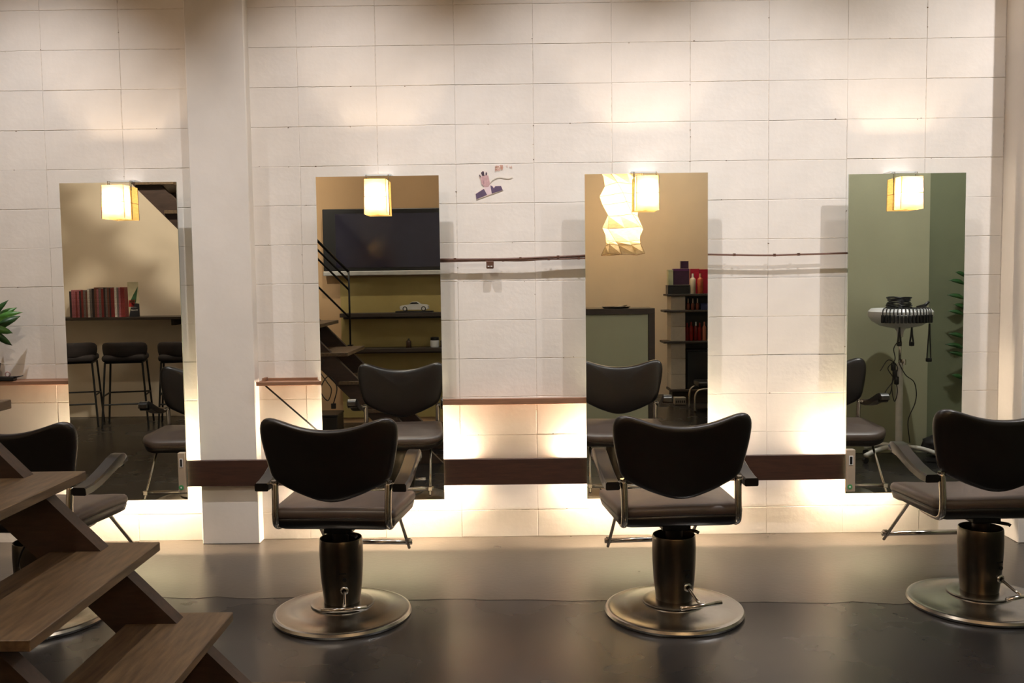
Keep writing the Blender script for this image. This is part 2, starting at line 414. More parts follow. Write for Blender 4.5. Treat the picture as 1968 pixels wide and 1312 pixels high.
t = thing('wall_shelf', 'narrow brown wall shelf at the left edge carrying the plant', 'shelf', (-2.75, 4.822, .845))
obj('board', B(-.6, .50, 0, .109, 0, .022, bev=.002, seg=1), SHELFW, t)
obj('bracket', B(-.35, -.33, .02, .109, -.08, 0), BLACKM, t)
t = thing('corner_shelf', 'small brown wall shelf beside the white column with slanting rod brace', 'shelf', (-1.16, 4.822, .826))
obj('front_board', B(-.168, .19, 0, .018, 0, .021, bev=.002, seg=1), SHELFW, t)
obj('board', B(-.168, .13, .018, .109, .004, .017), SHELFW, t)
obj('end_rail', B(-.15, -.135, .05, .109, .017, .034), SHELFW, t)
obj('back_rail', B(-.13, .125, .09, .109, .017, .03), SHELFW, t)
obj('rod_brace', T([(-.135, .03, .004), (.16, .05, -.27)], .0045, 8), BLACKM, t, True, label='thin dark slanting rod under the shelf')
t = thing('wall_ledge', 'long narrow brown ledge on the wall between the two middle mirrors', 'shelf', (-.011, 4.825, .714))
obj('board', B(-.40, .40, 0, .106, .002, .018, bev=.002, seg=1), SHELFW, t)
obj('front_lip', B(-.40, .40, -.002, .010, .0, .033, bev=.002, seg=1), SHELFW, t)

def rod(pts, label, r=.0042, nodes=()):
    t = thing('wall_rod', label, 'rod', pts[0], group='thin rods along the wall')
    o0 = Vector(pts[0]); P = [Vector(p)-o0 for p in pts]
    obj('shaft', T(bez(P, 6), r, 8), ROD, t, True)
    for f in nodes:
        Q = bez(P, 20); q = Q[int(f*(len(Q)-1))]
        obj('clip', B(q.x-.006, q.x+.006, q.y-.006, q.y+.006, q.z-.006, q.z+.008), ROD, t)
yr = 4.893
rod([(-.40, yr, 1.4575), (-.1, yr, 1.4545), (.1, yr, 1.459), (.38, yr, 1.468)], 'topmost dark rod on the wall between the two middle mirrors', .0062, (.1, .55, .82))
rod([(-.40, yr+.006, 1.447), (-.1, yr+.006, 1.449), (.05, yr+.006, 1.447), (.22, yr+.006, 1.459), (.38, yr+.006, 1.4655)], 'middle dark rod rising to cross the topmost one between the middle mirrors', .0045, (.3, .7))
rod([(-.40, yr, 1.4515), (0, yr, 1.4495), (.2, yr, 1.4525), (.38, yr, 1.4545)], 'lowest dark rod sagging below its neighbours between the middle mirrors', .0045, (.2, .62, .9))
rod([(.95, yr, 1.4665), (1.275, yr, 1.457), (1.45, yr, 1.459), (1.70, yr, 1.463)], 'single dark rod on the wall beside the rightmost mirror', .005, (.18, .42, .68))
t = thing('socket_block', 'small dark brown socket block hanging from the wall rods', 'socket', (-.128, 4.885, 1.408))
obj('body', B(-.019, .019, -.008, .02, 0, .04, bev=.004), ROD, t)
obj('slot', B(-.012, -.003, -.0095, -.007, .010, .014), WHITEP, t); obj('slot', B(.003, .012, -.0095, -.007, .010, .014), WHITEP, t)

def sock(x, z0, z1, w, label):
    t = thing('socket_plate', label, 'socket', (x, YM-.002, z0), group='socket plates on the mirrors')
    h = z1-z0
    obj('plate', B(-w/2, w/2, -.018, -.001, 0, h, bev=.003), BEIGEP, t)
    obj('socket_frame', B(-w*.22, w*.22, -.0195, -.017, h*.64, h*.86), WHITEP, t)
    obj('socket_hole', B(-w*.14, w*.14, -.0202, -.019, h*.66, h*.84), BLACKP, t)
    obj('emblem', La([(0, -.0005), (.013, -.0005), (.013, .0008), (0, .0008)], 16), mat('green_emblem', (70, 150, 90), .5), t, label='small green and white round emblem').matrix_local = Matrix.Translation((-w*.1, -.0187, .026)) @ Matrix.Rotation(PI/2, 4, 'X')
    obj('emblem_mark', B(-w*.1-.004, -w*.1+.004, -.0205, -.0193, .022, .03), WHITEP, t)
sock(-1.714, .288, .492, .036, 'narrow beige socket plate at the lower right edge of the leftmost mirror')
sock(1.695, .250, .466, .046, 'narrow beige socket plate at the lower left edge of the rightmost mirror')

# cut-out picture stuck on the wall
t = thing('wall_sticker', 'cut-out paper picture of a man in a purple suit stuck on the wall', 'sticker', (-.1, WY-.0022, 1.85))
def px(u, v):   # detail photograph -> wall millimetres
    return ((u-720)/1458*100/371.2, -(v-650)/1312*90/371.2)
def flat(name, pts, m, d, label=None):
    obj(name, Pr([px(*p) for p in pts], -d-.0004, -d+.0003), m, t, label=label)
PURP = mat('purple_print', (92, 76, 104), .7, var=.15); PINK = mat('pink_print', (196, 160, 162), .7, var=.12, scale=80)
HAIRP = mat('dark_print', (78, 62, 74), .7); PALE = mat('pale_print', (222, 200, 206), .7); REDP = mat('faded_red_print', (206, 142, 118), .7, var=.2); GREYP = mat('grey_line_print', (176, 168, 148), .7)
flat('paper_border', [(185, 960), (420, 780), (300, 430), (400, 330), (530, 350), (590, 560), (640, 730), (900, 745), (955, 880), (640, 985), (215, 1130)], mat('sticker_paper', (228, 214, 208), .7), .0004)
flat('suit', [(195, 970), (425, 830), (510, 1000), (215, 1112)], PURP, .0012, 'purple jacket'); flat('suit', [(605, 740), (660, 760), (700, 820), (740, 765), (900, 760), (945, 872), (640, 965)], PURP, .0012, 'purple jacket')
flat('shirt', [(440, 800), (600, 760), (625, 970), (515, 1000)], PALE, .0010)
flat('face', [(330, 520), (420, 450), (550, 470), (575, 600), (600, 690), (560, 770), (430, 780), (360, 690)], PINK, .0014)
for q in ([(296, 450), (320, 440), (350, 500), (325, 525)], [(350, 390), (400, 345), (430, 360), (445, 480), (380, 470)], [(480, 390), (505, 370), (520, 420), (510, 460), (475, 460)]):
    flat('hair', q, HAIRP, .0016)
for k in range(2): flat('cheek', [(395+150*k, 640), (425+130*k, 600), (440+110*k, 700), (410+140*k, 720)], mat('mauve_print', (168, 132, 140), .7), .0018)
pts = bez([(600, 690), (650, 620), (740, 555), (860, 525), (1000, 545), (1130, 555), (1220, 525)], 5)
for a, b in [(pts[:-1], pts[1:])]:
    bm = bmesh.new(); tube(bm, [Vector((px(p[0], p[1])[0], -.001, px(p[0], p[1])[1])) for p in [(q.x, q.y) for q in [Vector(p) if len(p) == 3 else Vector((p[0], p[1], 0)) for p in pts]]], .0012, 5)
    obj('line', bm, GREYP, t)
strokes = [(740, 215, 850, 228), (770, 190, 785, 225), (815, 190, 828, 225), (745, 260, 758, 350), (745, 255, 800, 268), (790, 262, 802, 345), (745, 300, 800, 310), (825, 260, 836, 330), (850, 240, 862, 345),
           (880, 185, 893, 250), (880, 185, 960, 197), (915, 190, 928, 300), (945, 190, 957, 245), (890, 240, 965, 252), (900, 265, 912, 310), (940, 262, 952, 312),
           (1060, 205, 1085, 215), (1068, 215, 1078, 250), (1140, 240, 1175, 250), (1152, 225, 1160, 262), (1195, 210, 1205, 275), (1205, 240, 1222, 250)]
for k, (a, b, c, d) in enumerate(strokes):
    flat('lettering', [(a, b), (c, b), (c, d), (a, d)], REDP, .0008, None)

# plant at the left edge
t = thing('potted_plant', 'green broad-leaved plant at the left edge on the wall shelf', 'plant', (-2.70, 4.845, .867))
obj('pot', La([(0, 0), (.04, 0), (.055, .09), (.05, .09), (.045, .07), (0, .07)], 24), mat('dark_pot', (60, 48, 42), .5), t, 'auto')
LEAF = mat('green_leaf', (62, 112, 44), .4, var=.3, scale=25); LEAFD = mat('dark_green_leaf', (30, 70, 28), .4, var=.3, scale=25)
def leaf(a, tip, up, w, m, name='leaf'):
    a, tip = Vector(a), Vector(tip); d = tip-a; s = d.cross(Vector(up)).normalized(); nrm = s.cross(d).normalized()
    bm = bmesh.new(); rows = []
    for f, ww in ((0, .1), (.2, .6), (.42, 1), (.62, .86), (.8, .52), (.93, .2), (1, .02)):
        c = a + d*f + nrm*(.18*d.length*math.sin(f*PI))
        k = 1 + .12*math.sin(f*26)
        rows.append([bm.verts.new(c - s*w*ww*k - nrm*w*.25*ww), bm.verts.new(c), bm.verts.new(c + s*w*ww*k - nrm*w*.25*ww)])
    for A, C in zip(rows, rows[1:]):
        for j in range(2): bm.faces.new((A[j], A[j+1], C[j+1], C[j]))
    o = obj(name, bm, m, t, True)
    so = o.modifiers.new('t', 'SOLIDIFY'); so.thickness = .0015
stem = [(0, 0, .07), (.02, -.02, .2), (.05, -.05, .32)]
obj('stem', T(bez(stem, 5), [.005]*11, 6), LEAFD, t, True)
for a, tip, w, m in [((.05, -.05, .30), (.150, -.06, .415), .020, LEAFD), ((.05, -.05, .31), (.215, -.05, .352), .018, LEAF), ((.05, -.05, .29), (.175, -.03, .375), .026, LEAF),
                     ((.04, -.05, .28), (.142, -.02, .245), .022, LEAF), ((.04, -.04, .30), (.06, -.03, .43), .024, LEAF), ((.03, -.04, .26), (-.10, -.05, .34), .025, LEAFD),
                     ((.03, -.03, .25), (.165, .02, .33), .03, LEAFD), ((.04, -.04, .27), (.125, 0, .18), .02, LEAFD), ((.03, -.03, .25), (-.08, .0, .24), .025, LEAF)]:
    leaf(a, tip, (0, -1, .3), w, m)
t = thing('scissor_case', 'small black object lying at the left end of the wall shelf', 'case', (-2.60, 4.83, .868))
obj('body', B(-.05, .035, -.012, .03, 0, .022, bev=.005), BLACKP, t)
obj('handle', T([(.02, 0, .014), (.05, -.004, .020), (.085, -.008, .027)], [.006, .004, .002], 8), BLACKP, t, True)
obj('ring', T([(.0+.012*math.cos(a), .005, .034+.012*math.sin(a)) for a in [k*PI/6 for k in range(12)]], .003, 6, closed=True), mat('grey_pink_plastic', (150, 120, 120), .4), t, True)

# ------------------------------------------------------------------ salon chairs
def back_outline():
    half = [(0, .789), (.05, .791), (.11, .801), (.17, .820), (.215, .836), (.245, .836), (.266, .822), (.274, .795), (.273, .76), (.266, .71), (.255, .66), (.245, .615),
            (.232, .585), (.205, .566), (.17, .549), (.13, .529), (.09, .515), (.05, .500), (0, .493)]
    return [(x, z) for x, z in half] + [(-x, z) for x, z in half[-2:0:-1]]
def backrest_bm():
    O = back_outline(); bm = bmesh.new(); c = (0, .675)
    def P(s, x, z, y):
        X, Z = c[0]+(x-c[0])*s, c[1]+(z-c[1])*s
        return (X, y - .125 + .42*X*X - (Z-.5)*.17, Z)
    rings = []
    for s, y in ((.45, -.022), (.85, -.022), (.955, -.018), (1.0, -.004), (.995, .012), (.95, .026), (.85, .034), (.45, .042)):
        rings.append([bm.verts.new(P(s, x, z, y)) for x, z in O])
    n = len(O)
    for A, C in zip(rings, rings[1:]):
        for k in range(n): bm.faces.new((A[k], A[(k+1) % n], C[(k+1) % n], C[k]))
    for R, y in ((rings[0], -.022), (rings[-1], .044)):
        v = bm.verts.new(P(0, 0, 0, y))
        for k in range(n): bm.faces.new((R[k], R[(k+1) % n], v))
    return bm
def seat_bm():
    bm = bmesh.new(); out = []
    def arc(cx, cy, r, a0, a1, n=5):
        for k in range(n+1):
            a = math.radians(a0+(a1-a0)*k/n); out.append((cx+r*math.cos(a), cy+r*math.sin(a)))
    arc(.215, -.095, .035, -90, 0, 3); arc(.155, .235, .11, 0, 90, 6); arc(-.155, .235, .11, 90, 180, 6); arc(-.215, -.095, .035, 180, 270, 3)
    n = len(out); rings = []
    for s, z in ((.80, .428), (.985, .429), (1.0, .436), (1.003, .446), (.992, .458), (.96, .466), (.80, .471), (.4, .474)):
        rings.append([bm.verts.new((x*s, .1+(y-.1)*s, z - .035*max(0, (y-.16)/.19)**2*s)) for x, y in out])
    for A, C in zip(rings, rings[1:]):
        for k in range(n): bm.faces.new((A[k], A[(k+1) % n], C[(k+1) % n], C[k]))
    bm.faces.new(rings[0][::-1])
    v = bm.verts.new((0, .1, .474))
    for k in range(n): bm.faces.new((rings[-1][k], rings[-1][(k+1) % n], v))
    return bm
def seat_band_bm():
    O = []
    def arc(cx, cy, r, a0, a1, n=5):
        for k in range(n+1):
            a = math.radians(a0+(a1-a0)*k/n); O.append((cx+r*math.cos(a), cy+r*math.sin(a)))
    arc(.215, -.095, .033, -90, 0, 3); arc(.153, .232, .11, 0, 90, 6); arc(-.153, .232, .11, 90, 180, 6); arc(-.215, -.095, .033, 180, 270, 3)
    bm = bmesh.new(); n = len(O); rings = []
    for s, z in ((.70, .384), (.90, .386), (.97, .396), (.995, .418), (.99, .432), (.8, .433)):
        rings.append([bm.verts.new((x*s, .1+(y-.1)*s, z - .028*max(0, (y-.16)/.19)**2*s + (.004*math.sin(31*x+17*y) if s < .98 and z < .40 else 0))) for x, y in O])
    for A, C in zip(rings, rings[1:]):
        for k in range(n): bm.faces.new((A[k], A[(k+1) % n], C[(k+1) % n], C[k]))
    bm.faces.new(rings[0][::-1]); bm.faces.new(rings[-1])
    return bm
def arm_bm(s):
    path = [(-.145, .575), (-.09, .579), (-.02, .594), (.05, .617), (.11, .640), (.155, .652), (.18, .650), (.195, .637), (.198, .615)]
    th = [.017, .018, .019, .020, .022, .026, .03, .026, .012]
    bm = bmesh.new(); rings = []; w = .029
    for i, (y, z) in enumerate(path):
        a = path[max(0, i-1)]; b = path[min(len(path)-1, i+1)]
        d = Vector((b[0]-a[0], b[1]-a[1])).normalized(); nn = Vector((-d.y, d.x)); k = th[i]
        x0 = s*(.273+.006*i/8)
        ww = w*(1 - (.06 if i in (0, 8) else 0))
        ring = []
        for u, v in ((-1, .55), (-.8, 0.92), (.8, .92), (1, .55), (1, -.8), (.85, -1), (-.85, -1), (-1, -.8)):
            off = (v-.92)*k
            ring.append(bm.verts.new((x0+u*ww, y+nn.x*off, z+nn.y*off)))
        rings.append(ring)
    for A, C in zip(rings, rings[1:]):
        for k in range(8): bm.faces.new((A[k], A[(k+1) % 8], C[(k+1) % 8], C[k]))
    bm.faces.new(rings[0]); bm.faces.new(rings[-1][::-1])
    return bm
def make_chair(label):
    t = thing('salon_chair', label, 'chair', group='salon styling chairs')
    # swivelling upper half
    top = []
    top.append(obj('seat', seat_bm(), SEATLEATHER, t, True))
    top.append(obj('seat_band', seat_band_bm(), LEATHER, t, True, label='black folded border and painted shade under the seat cushion'))  # dark leather border that also paints in the shade on the seat sides
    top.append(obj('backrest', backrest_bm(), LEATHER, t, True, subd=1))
    for s in (-1, 1):
        top.append(obj('armrest', arm_bm(s), ARMBLACK, t, 'auto'))
        p = obj('post', T(bez([(s*.215, .06, .388), (s*.221, -.04, .389), (s*.223, -.105, .396), (s*.224, -.130, .425), (s*.224, -.128, .50), (s*.226, -.120, .575)], 6),   .0135, 12, flat=1.05), CHROME, t, True)
        obj('arm_bracket', T([(s*.224, -.115, .566), (s*.292, -.105, .566)], .006, 8), CHROME, p, True)
        obj('post_cap', La([(0, -.004), (.0145, -.004), (.0145, .004), (0, .004)], 12, (s*.226, -.120, .577)), CHROME, p, 'auto')
        top.append(obj('footrest_rod', T([(s*.185, .19, .400), (s*.186, .24, .375), (s*.186, .50, .135)], .0075, 8), CHROME, t, True))
    fb = obj('footrest_bar', T([(-.205, .475, .168), (.205, .475, .168)], .0115, 12), CHROME, t, True)
    for s in (-1, 1): obj('bar_clamp', B(s*.186-.012, s*.186+.012, .468, .492, .156, .182, bev=.003), CHROME, fb)
    obj('swivel_plate', B(-.058, .058, -.05, .12, .348, .384, bev=.006), BLACKM, t)
    sp = obj('spindle', La([(0, .28), (.034, .28), (.034, .352), (0, .352)], 20), BLACKM, t, 'auto')
    obj('lock_lever', T([(.03, -.03, .352), (.075, -.07, .350), (.082, -.075, .345)], .007, 8), BLACKM, sp, True)
    obj('pump_barrel', La([(.066, .056), (.073, .060), (.0765, .09), (.082, .14), (.086, .20), (.0878, .26), (.0872, .29), (.0862, .318), (.0845, .3225), (.081, .321), (.079, .305), (.077, .285), (0, .285)], 48), BARREL, t, 'auto')
    return t
def make_base(t, rz):
    """floor disc, collar and pump pedal; rz turns the pedal about the pump"""
    R = Matrix.Rotation(rz, 4, 'Z')
    def P(*q): return tuple(R @ Vector(q))
    b = obj('base_disc', La([(.262, 0), (.277, .002), (.281, .012), (.276, .022), (.264, .026), (.258, .0245), (.20, .036), (.13, .049), (.08, .054), (0, .054)], 96), BRUSHED, t, 'auto')
    obj('collar', La([(.118, .050), (.128, .052), (.128, .057), (.118, .060), (.07, .061), (0, .061)], 64), BRUSHED, b, 'auto')
    bm = bmesh.new(); lathe(bm, [(0, 0), (.0085, 0), (.0085, .003), (0, .003)], 14)
    bmesh.ops.transform(bm, matrix=R @ Matrix.Translation((.022, -.0845, .172)) @ Matrix.Rotation(PI/2, 4, 'X'), verts=bm.verts)
    obj('bolt_hole', bm, BLACKP, t)
    bm = bmesh.new(); lathe(bm, [(.010, 0), (.017, .0), (.017, .012), (.010, .014)], 18)
    bmesh.ops.transform(bm, matrix=R @ Matrix.Translation((.020, -.077, .128)) @ Matrix.Rotation(PI/2, 4, 'X'), verts=bm.verts)
    obj('pedal_socket', bm, BRUSHED, t, True)
    bm = bmesh.new(); bx(bm, .0, .03, -.0868, -.084, .194, .200, M=R)
    obj('maker_plate', bm, BLACKM, t)
    p = obj('pedal_stem', T([P(.020, -.07, .130), P(.022, -.10, .122), P(.028, -.15, .098), P(.030, -.185, .088)], .0065, 8), CHROME, t, True)
    obj('pedal', T([P(-.058, -.190, .086), P(.03, -.186, .087), P(.118, -.182, .090)], .009, 10), CHROME, p, True)
chairs = [(-1.965, 3.80, -4, 10, 'dark leather salon chair partly hidden behind the wooden stairs at left'),
          (-.722, 3.80, -4, 3, 'dark leather salon chair left of centre facing the television mirror'),
          (.628, 3.785, 4, 15, 'dark leather salon chair right of centre facing the lantern mirror'),
          (1.892, 3.84, 2, 20, 'dark leather salon chair cut by the right edge of the photograph')]
proto = make_chair(chairs[0][4])
for i, (x, y, a, pa, lab) in enumerate(chairs):
    c = proto if i == 0 else copy_tree(proto)
    c.location = (x, y, 0); c.rotation_euler = (0, 0, math.radians(a)); c['label'] = lab
for i, c in enumerate([o for o in COL.objects if o.get('category') == 'chair']):
    make_base(c, math.radians(chairs[i][3]-chairs[i][2]))

# ------------------------------------------------------------------ staircase (treads run towards the camera, climbing left)
st = thing('staircase', 'open wooden staircase with grey-brown treads in the left foreground', 'stairs', (-.63, 2.33, 0))
ox, oy = -.63, 2.33
Y0, Y1 = 1.963-oy, 2.705-oy
tm = None
for k in range(14):
    z = .20 + .21*k; xn = -.628 - .205*k - ox
    if tm is None:
        o = obj('tread', B(-.278, 0, Y0, Y1, -.026, 0, bev=.002, seg=1), TREADW, st); tm = o.data
    else:
        o = bpy.data.objects.new('tread', tm); COL.objects.link(o); o.parent = st
    o.location = (xn, 0, z)
sl = .21/.205
def stringer(y0, y1):
    zt = 3.02
    # upper edge passes (-.965,.41), lower edge is .2 m further left
    up = lambda z: -.965 - (z-.41)/sl - ox
    lo = lambda z: -1.163 - (z-.41)/sl - ox
    obj('stringer', Pr([(up(0), 0), (up(zt), zt), (lo(zt), zt), (lo(0), 0)], y0, y1), STRINGW, st)
stringer(2.615-oy, 2.667-oy); stringer(2.000-oy, 2.052-oy)
xp = -1.353-ox
obj('rail_post', T([(xp, 1.985-oy, .83), (xp, 1.985-oy, 1.43)], .008, 8), BLACKM, st, True)
obj('post_foot', B(xp-.02, xp+.02, 1.965-oy, 2.005-oy, .83, .84), BLACKM, st)
for dz in (0, -.072, -.145, -.37):
    z0 = 1.425+dz
    obj('rail', T([(xp, 1.985-oy, z0), (xp-1.55, 1.985-oy, z0+1.55*sl)], .008 if dz else .011, 8), BLACKM, st, True)
xq = -2.583-ox
obj('rail_post', T([(xq, 1.985-oy, 2.09), (xq, 1.985-oy, 2.69)], .008, 8), BLACKM, st, True)
struct('ceiling_landing', B(-5.15, -3.45, 1.7, 2.85, 2.95, 3.12), DARKW)
t = thing('storage_box', 'black storage box standing on the floor under the stairs', 'box', (-1.69, 1.25, 0))
obj('body', B(-.13, .10, -.15, .15, 0, .17, bev=.008), BLACKP, t); obj('lid', B(-.135, .105, -.155, .155, .17, .19, bev=.006), BLACKP, t)
t = thing('hanging_cable', 'dark looped cable hanging under the stairs', 'cable', (-1.42, 2.70, .78))
obj('cord', T(bez([(0, 0, .0), (-.03, 0, -.08), (.02, .01, -.16), (.05, 0, -.22), (.02, 0, -.30), (-.03, 0, -.22), (.03, .01, -.12), (.09, 0, -.2), (.06, 0, -.33)], 6), .004, 6), BLACKP, t, True)
obj('plug', B(.045, .08, -.012, .012, -.36, -.32, bev=.004), BLACKP, t)

# ------------------------------------------------------------------ bar shelf with magazines, stools (seen in the leftmost mirror)
t = thing('bar_counter', 'long dark wooden bar shelf fixed along the cream wall', 'counter', (-3.6, 0, 1.0))
obj('counter_top', B(-1.5, 1.2, .0, .40, .0, .026, bev=.003), DARKW, t)
for x in (-1.3, .2, 1.1): obj('bracket', B(x-.015, x+.015, 0, .3, -.06, 0), DARKW, t)
bcol = {'pink': (160, 92, 100), 'red': (124, 44, 42), 'dark': (46, 38, 40), 'white': (206, 196, 184), 'grey': (110, 100, 96), 'brown': (112, 66, 54)}
seq = ['dark', 'pink', 'pink', 'red', 'pink', 'dark', 'red', 'grey', 'brown', 'white', 'grey', 'dark', 'brown', 'pink', 'grey', 'red', 'dark', 'grey', 'brown', 'dark', 'red', 'red', 'white', 'grey', 'pink', 'red', 'red']
ORD = 'first second third fourth fifth sixth seventh eighth ninth tenth eleventh twelfth thirteenth fourteenth fifteenth sixteenth seventeenth eighteenth nineteenth twentieth'.split()
ORD += ['twenty-'+o for o in ORD[:7]]
x = -4.405
for k, cn in enumerate(seq):
    w = random.uniform(.014, .024); h = random.uniform(.255, .275) + (.02 if k > 8 else 0)
    t = thing('magazine', '%s-spined magazine, %s from the left in the bar shelf row' % (cn, ORD[k]), 'magazine', (x, .10, 1.027), group='magazines on the bar shelf')
    t.rotation_euler = (0, 0, 0)
    obj('cover', B(0, w, 0, .21, 0, h), mat('spine_'+cn, bcol[cn], .5, var=.35, scale=60, stretch=(1, 1, 3)), t)
    obj('pages', B(.002, w-.002, -.0008, .2, .003, h+.0004), mat('paper_pages', (216, 206, 190), .8), t)
    x += w + .0012
t = thing('display_magazine', 'magazine facing forward at the right end of the bar shelf row', 'magazine', (-3.785, .27, 1.027), rz=-.15)
t.rotation_euler = (-.12, 0, -.25)
obj('cover', B(-.05, .05, 0, .008, 0, .345), mat('cover_cream', (208, 196, 160), .45, var=.1), t)
CG = mat('cover_green', (58, 96, 60), .5, var=.3); CR = mat('cover_red', (168, 40, 38), .5, var=.3); CW = mat('cover_white', (220, 214, 206), .5); CD = mat('cover_dark', (44, 42, 46), .5)
for nm, pts, m in (('cover_picture', [(-.04, .14), (.02, .14), (.045, .30), (.0, .22)], CG), ('cover_picture', [(-.05, .0), (.05, 0), (.05, .13), (-.02, .14)], CD), ('cover_picture', [(-.048, .10), (.0, .10), (.015, .17), (-.045, .165)], CR),
                   ('cover_lettering', [(-.03, .06), (.035, .06), (.035, .075), (-.03, .075)], CW), ('cover_lettering', [(-.03, .09), (.03, .09), (.03, .10), (-.03, .10)], CW)):
    obj(nm, Pr(pts, .0085, .0095), m, t)
def make_stool(label):
    t = thing('bar_stool', label, 'stool', group='bar stools along the wall')
    obj('seat', B(-.19, .19, -.16, .19, .62, .685, bev=.028, seg=3), mat('dark_stool_fabric', (44, 36, 34), .8, var=.15), t, True)
    bm = bmesh.new(); rings = []
    for k in range(13):
        a = math.radians(180*k/12); r = .2
        h = .805 - .045*(1-math.sin(a))**4
        x, y = r*math.cos(a), .02 + .185*math.sin(a)
        xi, yi = (r-.035)*math.cos(a), .02+.15*math.sin(a)
        rings.append([bm.verts.new(q) for q in ((x, y, .655), (x*1.04, y*1.04, h-.02), (x*1.02, y*1.02, h), (xi*1.04, yi*1.04, h), (xi, yi, h-.02), (xi, yi, .655))])
    for A, C in zip(rings, rings[1:]):
        for j in range(6): bm.faces.new((A[j], A[(j+1) % 6], C[(j+1) % 6], C[j]))
    bm.faces.new(rings[0]); bm.faces.new(rings[-1][::-1])
    obj('backrest', bm, MATS['dark_stool_fabric'], t, True, subd=1)
    L = {}
    for sx in (-1, 1):
        for sy in (-1, 1):
            obj('leg', T([(sx*.165, sy*.15, .615), (sx*.205, sy*.19, 0)], .010, 6), BLACKM, t)
            L[sx, sy] = lambda z, sx=sx, sy=sy: (sx*(.205-.04*z/.615), sy*(.19-.04*z/.615), z)
    obj('seat_frame', T([(sx*.165, sy*.15, .612) for sx, sy in ((-1, -1), (1, -1), (1, 1), (-1, 1))], .010, 6, closed=True), BLACKM, t)
    for a, b, z in (((-1, -1), (1, -1), .30), ((-1, 1), (1, 1), .22), ((-1, -1), (-1, 1), .30), ((1, -1), (1, 1), .30)):
        obj('foot_rail', T([L[a](z), L[b](z)], .008, 6), BLACKM, t)
    return t
s0 = make_stool('dark bar stool seen at the left edge of the leftmost mirror')
s0.location = (-4.25, .56, 0); s0.rotation_euler = (0, 0, math.radians(-16))
for x, a, lab in ((-3.765, -14, 'dark bar stool in the middle of the leftmost mirror, below the magazines'), (-3.24, -16, 'dark bar stool cut off at the right edge of the leftmost mirror')):
    c = copy_tree(s0); c.location = (x, .56, 0); c.rotation_euler = (0, 0, math.radians(a)); c['label'] = lab

# ------------------------------------------------------------------ television wall (second mirror)
t = thing('television', 'large flat black television with silver speaker bar on the tan wall', 'television', (-1.2, .602, 1.40))
obj('cabinet', B(-.62, .66, .0, .10, .045, .62, bev=.006), BLACKP, t)
obj('screen', B(-.50, .60, .10, .103, .075, .575), mat('dark_blue_screen', (36, 34, 52), .12, var=.05), t, label='dark bluish glossy screen')
obj('speaker_bar', B(-.62, .66, .02, .125, .0, .042, bev=.006), mat('silver_plastic', (196, 196, 192), .35, .3), t, label='silver strip along the lower edge')
def nshelf(z, label):
    t = thing('niche_shelf', label, 'shelf', (-1.1, .612, z))
    obj('board', B(-.56, .57, 0, .20, -.036, 0, bev=.002, seg=1), DARKW, t)
    obj('back_cleat', B(-.56, .57, 0, .02, -.06, -.036), DARKW, t)
nshelf(1.05, 'thick dark shelf under the television carrying the toy car')
nshelf(.722, 'lower dark shelf below the toy car carrying bottles')
# model car
t = thing('model_car', 'silver-white toy convertible car on a dark plinth on the shelf', 'model car', (-.972, .73, 1.05))
obj('plinth', B(-.175, .175, -.05, .05, 0, .014, bev=.002), BLACKP, t)
SILV = mat('silver_car_paint', (208, 208, 204), .25, .2)
prof = [(-.135, .030), (-.138, .052), (-.125, .064), (-.075, .072), (-.050, .076), (-.022, .101), (.03, .102), (.06, .080), (.115, .074), (.134, .062), (.136, .034), (.12, .028), (-.12, .028)]
bm = bmesh.new(); W2 = (.040, .046, .046, .040); ys = (-.045, -.03, .03, .045); Rg = []
for yy, k in zip(ys, (.94, 1, 1, .94)):
    Rg.append([bm.verts.new((a*k, yy, .028+(b-.028)*(k if b < .08 else k*k*.98))) for a, b in prof])
for A, C in zip(Rg, Rg[1:]):
    for j in range(len(prof)): bm.faces.new((A[j], A[(j+1) % len(prof)], C[(j+1) % len(prof)], C[j]))
bm.faces.new(Rg[0]); bm.faces.new(Rg[-1][::-1])
obj('body', bm, SILV, t, 'auto')
obj('window', Pr([(-.044, .079), (-.020, .096), (.026, .097), (.048, .081)], -.0465, .0465), BLACKP, t)
for x in (-.085, .088):
    for s in (-1, 1):
        bm = bmesh.new(); lathe(bm, [(0, 0), (.022, 0), (.023, .004), (.023, .012), (0, .012)], 18)
        bmesh.ops.transform(bm, matrix=Matrix.Translation((x, s*.040 + .006, .036)) @ Matrix.Rotation(PI/2, 4, 'X'), verts=bm.verts)
        wh = obj('wheel', bm, BLACKP, t, 'auto')
        bm = bmesh.new(); lathe(bm, [(0, 0), (.014, 0), (.014, .002), (0, .002)], 14)
        bmesh.ops.transform(bm, matrix=Matrix.Translation((x, s*.047 + .001, .036)) @ Matrix.Rotation(PI/2, 4, 'X'), verts=bm.verts)
        obj('hub', bm, SILV, wh)
def bottle(name, label, loc, r, h, m, capm, group=None, neck=.45, caph=.2):
    t = thing(name, label, 'bottle', loc, group=group)
    obj('body', La([(0, 0), (r*.95, 0), (r, r*.1), (r, h*(1-caph-.12)), (r*.85, h*(1-caph-.05)), (r*neck, h*(1-caph)), (0, h*(1-caph))], 20), m, t, 'auto')
    obj('cap', La([(0, h*(1-caph)), (r*neck*.95, h*(1-caph)), (r*neck*.8, h), (0, h)], 14), capm, t, 'auto')
    return t
bottle('small_bottle', 'small dark round bottle alone on the lower niche shelf', (-1.034, .73, .722), .024, .085, mat('dark_brown_glass', (60, 42, 30), .25), BLACKP)
t = thing('white_jar', 'white jar with dark fittings at the right of the lower niche shelf', 'jar', (-.79, .72, .722))
obj('jar_body', La([(0, 0), (.038, 0), (.042, .01), (.042, .06), (.036, .066), (0, .066)], 24), WHITEP, t, 'auto')
